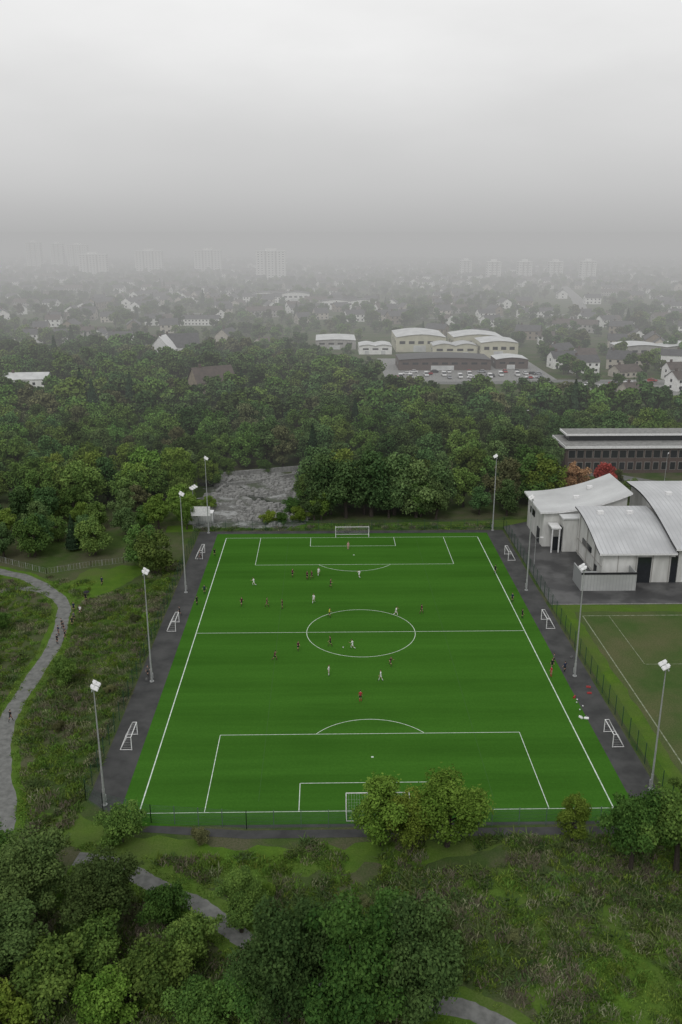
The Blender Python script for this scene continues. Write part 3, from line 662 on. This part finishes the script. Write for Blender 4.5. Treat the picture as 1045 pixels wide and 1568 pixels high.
# ------------------------------------------------------------ stream bed
M_gravel,nt,bb=nodes("wet_gravel")
f1=noise_fac(nt,.22,detail=12,rough=.8,lo=.5,hi=.57); f2=noise_fac(nt,2.0,detail=6,rough=.8,lo=.4,hi=.6); f3=noise_fac(nt,.15,detail=8,rough=.75,lo=.5,hi=.58)
c=mixc(nt,f2,(.045,.045,.04),(.16,.16,.15)); c=mixc(nt,f1,c,(.30,.305,.30)); c=mixc(nt,f3,c,(.055,.068,.04)); nt.links.new(c,bb.inputs["Base Color"])
bb.inputs["Roughness"].default_value=.7
sheet("stream_bed",ragged([(-36,55),(-12,55),(-10,66),(-8.5,80),(-9,92),(-13,103),(-25,104),(-36,101),(-37,80)],1.6,1.5,3),.015,M_gravel)
M_water=mat("stream_water",(.03,.035,.03),.12,(.05,.055,.045),scale=.5,spec=.5)
strip("stream_water",[(-40,92),(-30,88),(-24,80),(-20,74),(-12,73),(-4,78)],3.2,.022,M_water)
e=empty("weir_wall"); b=MB()
for (x0,y0,x1,y1,h,t) in ((-34,90,-24,93,.7,.3),(-24,93,-14,100,.8,.3),(-36,98,-12,105.5,1.4,.35),(-34,83,-31,97,.7,.3),(-31,84,-22,86,.4,.25)):
    L=math.hypot(x1-x0,y1-y0); nx,ny=-(y1-y0)/L*t,(x1-x0)/L*t; P4=[(x0+nx,y0+ny),(x0-nx,y0-ny),(x1-nx,y1-ny),(x1+nx,y1+ny)]
    b.quad([(p[0],p[1],h) for p in P4])
    for i in range(4): p,q=P4[i],P4[(i+1)%4]; b.quad([(*p,0),(*q,0),(*q,h),(*p,h)])
b.obj("walls",[M_conc],e)
b=MB()
for i in range(1700):
    x=random.uniform(-36.5,-10);y=random.uniform(56,104); s=random.uniform(.12,1.0)**1.2
    if mnoise.noise(Vector((x*.15,y*.15,5)))<-.05: continue
    j=len(b.v); 
    for dz in (0,1):
        for k in range(5): t=k*1.257+random.uniform(-.3,.3); q=s*(1-.4*dz)*random.uniform(.8,1.2); b.v.append((x+q*math.cos(t),y+q*math.sin(t),dz*s*.8))
    for k in range(5): b.f.append((j+k,j+(k+1)%5,j+5+(k+1)%5,j+5+k)); b.m.append(0)
    b.f.append(tuple(j+5+k for k in range(5))); b.m.append(0)
b.obj("rubble",[M_conc])
e=empty("storage_container",(-37.8,57.5,0)); b=MB(); b.box(0,6,0,2.4,.1,2.7); b.obj("body",[M_clad],e); b=MB(); b.box(-.05,6.05,-.05,2.45,2.7,2.8); b.box(-.05,.1,-.06,-.003,0,2.7); b.box(5.9,6.05,-.06,-.003,0,2.7); b.obj("frame",[M_white],e)
e=empty("notice_board",(-34,53.6,0)); b=MB(); b.box(-2.2,2.2,-.05,.05,3.4,5.6); b.obj("panel",[M_white],e); b=MB(); b.tube((-1.8,.12,0),(-1.8,.12,5.6),.06); b.tube((1.8,.12,0),(1.8,.12,5.6),.06); b.obj("posts",[M_steel],e)
def lamp(x,y,h=8,rz=0):
    e=empty("street_lamp",(x,y,0),rz); b=MB(); b.tube((0,0,0),(0,0,1.2),.09,n=8); b.tube((0,0,1.2),(0,0,h),.07,.045,n=8); b.tube((0,0,h),(1.0,0,h+.15),.035); b.obj("column",[M_steel],e)
    b=MB(); b.box(.85,1.5,-.14,.14,h+.08,h+.22); b.obj("lantern",[M_white],e)
for a in ((85,90,8,1),(60,150,8,0),(85,151,8,0),(103,151,8,0),(36.2,30,6,0),(8,112,8,0)): lamp(*a)

# ------------------------------------------------------------ people
M_skin=mat("skin",(.45,.27,.2),.6); M_hair=mat("hair",(.03,.02,.015),.7)
KW=mat("white_kit",(.75,.75,.76),.8); KD=mat("maroon_kit",(.09,.02,.035),.8); KB=mat("black_cloth",(.018,.018,.022),.8); KY=mat("yellow_shirt",(.55,.55,.05),.8); KR=mat("red_jacket",(.4,.03,.05),.8); KP=mat("pink_shirt",(.6,.35,.35),.8); KN=mat("navy_cloth",(.02,.03,.07),.8); KG=mat("grey_cloth",(.12,.12,.12),.8); BT=mat("boots",(.02,.02,.02),.5)
def person_mesh(name,legs,arms,lean=0):
    V=[];E=[];Rd=[];Lb=[]
    def v(p,r): V.append(Vector(p)); Rd.append(r); return len(V)-1
    def ed(a,c,l): E.append((a,c)); Lb.append(l)
    sl,cl=math.sin(lean),math.cos(lean)
    def tp(x,z): return (x,-(z-.95)*sl,.95+(z-.95)*cl)
    pel=v((0,0,.95),(.15,.11)); be=v(tp(0,1.1),(.135,.10)); ch=v(tp(0,1.33),(.165,.115)); nk=v(tp(0,1.5),(.06,.06)); hb=v(tp(0,1.6),(.058,.06))
    ed(pel,be,'shirt'); ed(be,ch,'shirt'); ed(ch,nk,'shirt'); ed(nk,hb,'skin')
    wr=[]
    for s,(a,k) in zip((-1,1),legs):
        hip=v((s*.1,0,.88),(.085,.09)); ed(pel,hip,'shorts'); p=V[hip]; mid=v(p+Vector((0,-math.sin(a),-math.cos(a)))*.24,(.08,.08)); kn=v(p+Vector((s*.01,-.43*math.sin(a),-.43*math.cos(a))),(.056,.058))
        c1=v(V[kn]+Vector((0,-.14*math.sin(a-k),-.14*math.cos(a-k))),(.055,.058)); an=v(V[kn]+Vector((0,-.41*math.sin(a-k),-.41*math.cos(a-k))),(.036,.038)); to=v(V[an]+Vector((0,-.17,-.045)),(.04,.026))
        ed(hip,mid,'shorts'); ed(mid,kn,'thigh'); ed(kn,c1,'sock'); ed(c1,an,'sock'); ed(an,to,'boot')
    for s,(a,k,o) in zip((-1,1),arms):
        base=tp(s*.185,1.42); sh=v(base,(.058,.06)); ed(ch,sh,'shirt'); p=Vector(base)
        el=v(p+Vector((s*.28*math.sin(o),-.28*math.sin(a)*math.cos(o),-.28*math.cos(a)*math.cos(o))),(.04,.042)); w=v(V[el]+Vector((s*.08*math.sin(o),-.25*math.sin(a+k),-.25*math.cos(a+k))),(.026,.03)); ed(sh,el,'sleeve'); ed(el,w,'skin'); wr.append((w,el,s))
    zmin=min(q.z for q in V)-.035
    for q in V: q.z-=zmin
    me=bpy.data.meshes.new("tmp"); me.from_pydata(V,E,[]); o=bpy.data.objects.new("tmp",me); sc.collection.objects.link(o)
    md=o.modifiers.new("skin",'SKIN'); sd=me.skin_vertices[0].data
    for i,r in enumerate(Rd): sd[i].radius=r
    sd[0].use_root=True; md2=o.modifiers.new("sub",'SUBSURF'); md2.levels=1; md2.render_levels=1
    dg=bpy.context.evaluated_depsgraph_get(); ev=bpy.data.meshes.new_from_object(o.evaluated_get(dg))
    b=MB(); slot={'shirt':0,'sleeve':0,'shorts':1,'thigh':3,'sock':2,'boot':5,'skin':3}
    vv=[q.co.copy() for q in ev.vertices]; b.v=[tuple(q) for q in vv]
    for p in ev.polygons:
        c=p.center; best=9;l='shirt'
        for (i,j),lb in zip(E,Lb):
            a_,c_=V[i],V[j]; d=c_-a_; t=max(0,min(1,(c-a_).dot(d)/d.length_squared)); q=(a_+d*t-c).length
            if q<best: best=q;l=lb
        b.f.append(tuple(p.vertices)); b.m.append(slot[l])
    bpy.data.objects.remove(o)
    hc=V[hb]+Vector((0,-.02,.11)); n1,n2=8,12; i0=len(b.v)
    for i in range(n1+1):
        ph=math.pi*i/n1
        for j in range(n2):
            th=2*math.pi*j/n2; x=.078*math.sin(ph)*math.cos(th); y=.098*math.sin(ph)*math.sin(th); z_=.122*math.cos(ph)
            if z_<0: x*=1+z_*2.2; y*=1+z_*1.2
            if y<-.085 and -.03<z_<.02: y-=.022
            b.v.append(tuple(hc+Vector((x,y,z_))))
    for i in range(n1):
        for j in range(n2):
            q=(i0+i*n2+j,i0+(i+1)*n2+j,i0+(i+1)*n2+(j+1)%n2,i0+i*n2+(j+1)%n2); c=sum((Vector(b.v[k]) for k in q),Vector())/4-hc
            b.f.append(q); b.m.append(4 if (c.z>.06 or (c.y>.01 and c.z>-.05)) else 3)
    for s in (-1,1):
        b.box(hc.x+s*.03-.01,hc.x+s*.03+.01,hc.y-.098,hc.y-.088,hc.z+.0,hc.z+.012,4); b.box(min(hc.x+s*.072,hc.x+s*.088),max(hc.x+s*.072,hc.x+s*.088),hc.y-.01,hc.y+.02,hc.z-.03,hc.z+.025,3)
    b.box(hc.x-.022,hc.x+.022,hc.y-.092,hc.y-.084,hc.z-.062,hc.z-.055,4)
    for w,el,s in wr:
        d=(V[w]-V[el]).normalized(); u=Vector((0,1,0))-d*d.y; u=u.normalized() if u.length>.1 else Vector((0,0,1)); t=d.cross(u)
        a_=V[w]; pe=a_+d*.085; b.tube(a_-d*.01,pe,.026,.036,6,3)
        for k,(off,L) in enumerate(((-.027,.062),(-.009,.074),(.009,.07),(.026,.055))):
            f0=pe-d*.012+u*off; f1=f0+d*L*.55+t*s*.008; f2=f1+d*L*.45+t*s*.022; b.tube(f0,f1,.0095,.0085,5,3); b.tube(f1,f2,.0085,.006,5,3)
        f0=a_+d*.03-u*.025; f1=f0-u*.028+d*.03; b.tube(f0,f1,.012,.01,5,3); b.tube(f1,f1+d*.028-u*.004,.01,.007,5,3)
    me=b.mesh(name,[KW,KW,KW,M_skin,M_hair,BT])
    for p in me.polygons: p.use_smooth=True
    return me
PM=[person_mesh("standing_figure",((.05,.05),(-.05,.02)),((.1,.25,.15),(-.05,.3,.15))),
    person_mesh("running_figure",((.75,.9),(-.35,.75)),((-.7,1.4,.15),(.6,1.4,.15)),.2),
    person_mesh("walking_figure",((.4,.15),(-.3,.2)),((-.35,.3,.1),(.35,.4,.1)),.05),
    person_mesh("jogging_figure",((.45,.5),(-.2,.6)),((.5,1.2,.2),(-.5,1.2,.2)),.12),
    person_mesh("hands_on_hips_figure",((.1,.1),(-.1,.0)),((-.35,.9,.65),(-.35,.9,.65)))]
def person(name,x,y,kit,pose=None,rz=None,legs=None):
    pose=random.randrange(5) if pose is None else pose
    o=inst(name,PM[pose],(x,y,.03),random.uniform(0,6.28) if rz is None else rz,random.uniform(.98,1.06))
    for i,m in enumerate(kit): o.material_slots[i].link='OBJECT'; o.material_slots[i].material=m
    if legs: o.material_slots[3].link='OBJECT'; o.material_slots[3].material=M_skin
kw=(KW,KW,KW); kd=(KD,KB,KD)
for x,y,k,p in ((-19.6,20.7,kw,1),(-12.4,24.9,kd,3),(-9.5,23.5,kd,0),(-8.6,23.8,kd,2),(-7.3,25.5,kw,2),(.65,24.3,kw,1),(-5,19.4,kd,3),(-8.1,12.2,kw,2),(-21.1,11.2,kd,1),(-16.5,10.6,kd,2),(-13.7,9.7,kd,0),(6.4,6.4,kw,1),(11,7.2,kd,2),(-10.4,-6.8,kd,3),(-14,-10.1,kd,1),(-5.2,-5.3,kd,2),(-1.6,-6.3,kw,1),(4.1,-12.3,kd,1),(-5.5,-15.2,kw,4),(2.3,-17,kw,2)):
    person("football_player",x,y,k,p)
person("goalkeeper",-1.1,40.2,(KP,KP,KP),0,0); person("goalkeeper",-1,-23.1,(KR,KB,KR),0,3.1); person("referee",-5.3,5.9,(KY,KB,KB),3)
for x,y,k in ((-29,36.8,KB),(-28.5,16.8,KN),(-29.2,11.7,KB),(27.6,26.1,KB),(28.1,12,KN),(28.4,4.9,KB),(29,-13.6,KB),(30.7,-14.7,KN),(-31.6,7.2,KB),(-31.8,35,KG),(-33,-14.9,KG),(29.7,-12,KG)):
    person("touchline_spectator",x,y,(k,KB,KB),random.choice([0,4,2]))
person("touchline_coach",28.2,-16.3,(KR,KR,KR),0)
for x,y,k in ((-49.6,5.2,KG),(-49.2,7.9,KW),(-50.3,1.3,KB),(-50.6,-.5,KN),(-49.9,-3.7,KB),(-49.5,-.7,KG),(-49.7,13.6,KB),(-48.6,21.3,KN),(-49.4,-27.6,KB),(-50.9,2.4,KB),(-49.3,3.1,KB),(-50.7,9.2,KN),(-49.1,-2.1,KB)):
    person("spectator",x,y,(k,KB,KB),random.choice([0,0,2]))
# one spectator's umbrella
e=empty("umbrella",(-49.7,13.6,0)); b=MB(); b.tube((.25,0,1.1),(.25,0,2.15),.012,n=5); b.obj("shaft",[M_steel],e); b=MB()
for k in range(8):
    a0,a1=k*math.pi/4,(k+1)*math.pi/4
    b.quad([(.25,0,2.2),(.25+.35*math.cos(a0),.35*math.sin(a0),2.12),(.25+.35*math.cos(a1),.35*math.sin(a1),2.12)]); b.quad([(.25+.35*math.cos(a0),.35*math.sin(a0),2.12),(.25+.6*math.cos(a0),.6*math.sin(a0),1.93),(.25+.6*math.cos(a1),.6*math.sin(a1),1.93),(.25+.35*math.cos(a1),.35*math.sin(a1),2.12)])
b.obj("canopy",[KB],e)
def ball(x,y):
    b=MB(); n1,n2=6,10
    P=lambda i,j:(.11*math.sin(math.pi*i/n1)*math.cos(2*math.pi*j/n2),.11*math.sin(math.pi*i/n1)*math.sin(2*math.pi*j/n2),.11*math.cos(math.pi*i/n1))
    for i in range(n1):
        for j in range(n2): b.quad([P(i,j),P(i+1,j),P(i+1,j+1),P(i,j+1)],1 if (i*3+j)%5==0 else 0)
    b.obj("football",[M_white,M_dark],None,(x,y,.14))
for p in ((-3.1,-5.9),(30,-24),(30.6,-25),(30.3,-23.2),(29.9,-26)): ball(*p)
def kitbag(x,y,m,rz):
    b=MB(); N_=8
    for k in range(N_):
        a0,a1=math.pi*k/N_,math.pi*(k+1)/N_
        b.quad([(-.4,.2*math.cos(a0),.3*math.sin(a0)),(.4,.2*math.cos(a0),.3*math.sin(a0)),(.4,.2*math.cos(a1),.3*math.sin(a1)),(-.4,.2*math.cos(a1),.3*math.sin(a1))])
    for s in (-.4,.4): b.quad([(s,.2*math.cos(math.pi*k/N_),.3*math.sin(math.pi*k/N_)) for k in range(N_+1)])
    b.tube((-.2,-.1,.27),(0,-.1,.45),.02,n=4); b.tube((0,-.1,.45),(.2,-.1,.27),.02,n=4)
    b.obj("kit_bag",[m],None,(x,y,.02),rz,.8)
for i,(x,y,m) in enumerate(((32.6,-21.3,M_red),(30.1,-22.4,M_red),(29.5,-28,M_white),(30.2,-28.2,M_white),(33,-10,KG),(-33,-16,KG),(33,-19.5,M_red))): kitbag(x,y,m,i)

# ------------------------------------------------------------ fog banks (low-lying, below the viewpoint's height)
def fog(y0,y1,h,sig,name="fog_bank"):
    b=MB(); b.box(-4500,4500,y0,y1,-3,h)
    m=bpy.data.materials.new("fog"); m.use_nodes=True; nt=m.node_tree; nt.nodes.clear()
    o=nt.nodes.new("ShaderNodeOutputMaterial"); ab=nt.nodes.new("ShaderNodeVolumeAbsorption"); em=nt.nodes.new("ShaderNodeEmission"); ad=nt.nodes.new("ShaderNodeAddShader")
    ab.inputs[0].default_value=(0,0,0,1); ab.inputs[1].default_value=sig; em.inputs[0].default_value=(.44,.441,.44,1); em.inputs[1].default_value=sig  # emission added so the fog glows, standing in for scattered daylight
    nt.links.new(ab.outputs[0],ad.inputs[0]); nt.links.new(em.outputs[0],ad.inputs[1]); nt.links.new(ad.outputs[0],o.inputs["Volume"])
    return b.obj(name,[m])
fog(58,260,60,.0008); fog(260.02,650,60.5,.0016); fog(650.04,4900,61,.0019)

# ------------------------------------------------------------ sky & sun
w=bpy.data.worlds.new("World"); sc.world=w; w.use_nodes=True; nt=w.node_tree; bg=nt.nodes["Background"]
sky=nt.nodes.new("ShaderNodeTexSky"); sky.sky_type='NISHITA'; sky.sun_disc=False; sky.sun_elevation=R(50); sky.sun_rotation=R(200); sky.dust_density=5
hs=nt.nodes.new("ShaderNodeHueSaturation"); hs.inputs["Saturation"].default_value=.0; nt.links.new(sky.outputs[0],hs.inputs["Color"])
tc=nt.nodes.new("ShaderNodeTexCoord"); sx=nt.nodes.new("ShaderNodeSeparateXYZ"); nt.links.new(tc.outputs["Generated"],sx.inputs[0])
cr=nt.nodes.new("ShaderNodeValToRGB"); nt.links.new(sx.outputs[2],cr.inputs[0]); el=cr.color_ramp.elements
el[0].position=0; el[0].color=(.45,.451,.45,1); el[1].position=.235; el[1].color=(.93,.93,.93,1)
for p,c in ((.02,.50),(.045,.57),(.08,.64),(.12,.72),(.17,.83),(.5,.78)): q=el.new(p); q.color=(c,c*1.001,c,1)
nz=nt.nodes.new("ShaderNodeTexNoise"); nz.inputs["Scale"].default_value=3.0; nz.inputs["Detail"].default_value=6
v2=nt.nodes.new("ShaderNodeVectorMath"); v2.operation='MULTIPLY'; v2.inputs[1].default_value=(1,1,3); nt.links.new(tc.outputs["Generated"],v2.inputs[0]); nt.links.new(v2.outputs[0],nz.inputs["Vector"])
mr=nt.nodes.new("ShaderNodeMapRange"); mr.inputs[1].default_value=.3; mr.inputs[2].default_value=.7; mr.inputs[3].default_value=-1; mr.inputs[4].default_value=1; nt.links.new(nz.outputs[0],mr.inputs[0])
fd=nt.nodes.new("ShaderNodeMapRange"); fd.inputs[1].default_value=0; fd.inputs[2].default_value=.15; fd.inputs[3].default_value=0; fd.inputs[4].default_value=.7; nt.links.new(sx.outputs[2],fd.inputs[0])
ml=nt.nodes.new("ShaderNodeMath"); ml.operation='MULTIPLY_ADD'; ml.inputs[2].default_value=10; nt.links.new(mr.outputs[0],ml.inputs[0]); nt.links.new(fd.outputs[0],ml.inputs[1])
vm=nt.nodes.new("ShaderNodeVectorMath"); vm.operation='SCALE'; nt.links.new(cr.outputs[0],vm.inputs[0]); nt.links.new(ml.outputs[0],vm.inputs["Scale"])
fs=nt.nodes.new("ShaderNodeMapRange"); fs.inputs[1].default_value=0; fs.inputs[2].default_value=.2; fs.inputs[3].default_value=1; fs.inputs[4].default_value=.93; nt.links.new(sx.outputs[2],fs.inputs[0])
o=mixc(nt,fs.outputs[0],hs.outputs[0],vm.outputs[0]); nt.links.new(o,bg.inputs[0]); bg.inputs[1].default_value=.1
sd=bpy.data.lights.new("sun",'SUN'); sd.energy=.9; sd.angle=R(20); sd.color=(1,.99,.97); so=bpy.data.objects.new("sun",sd); sc.collection.objects.link(so)
so.rotation_euler=(R(40),0,R(-20))
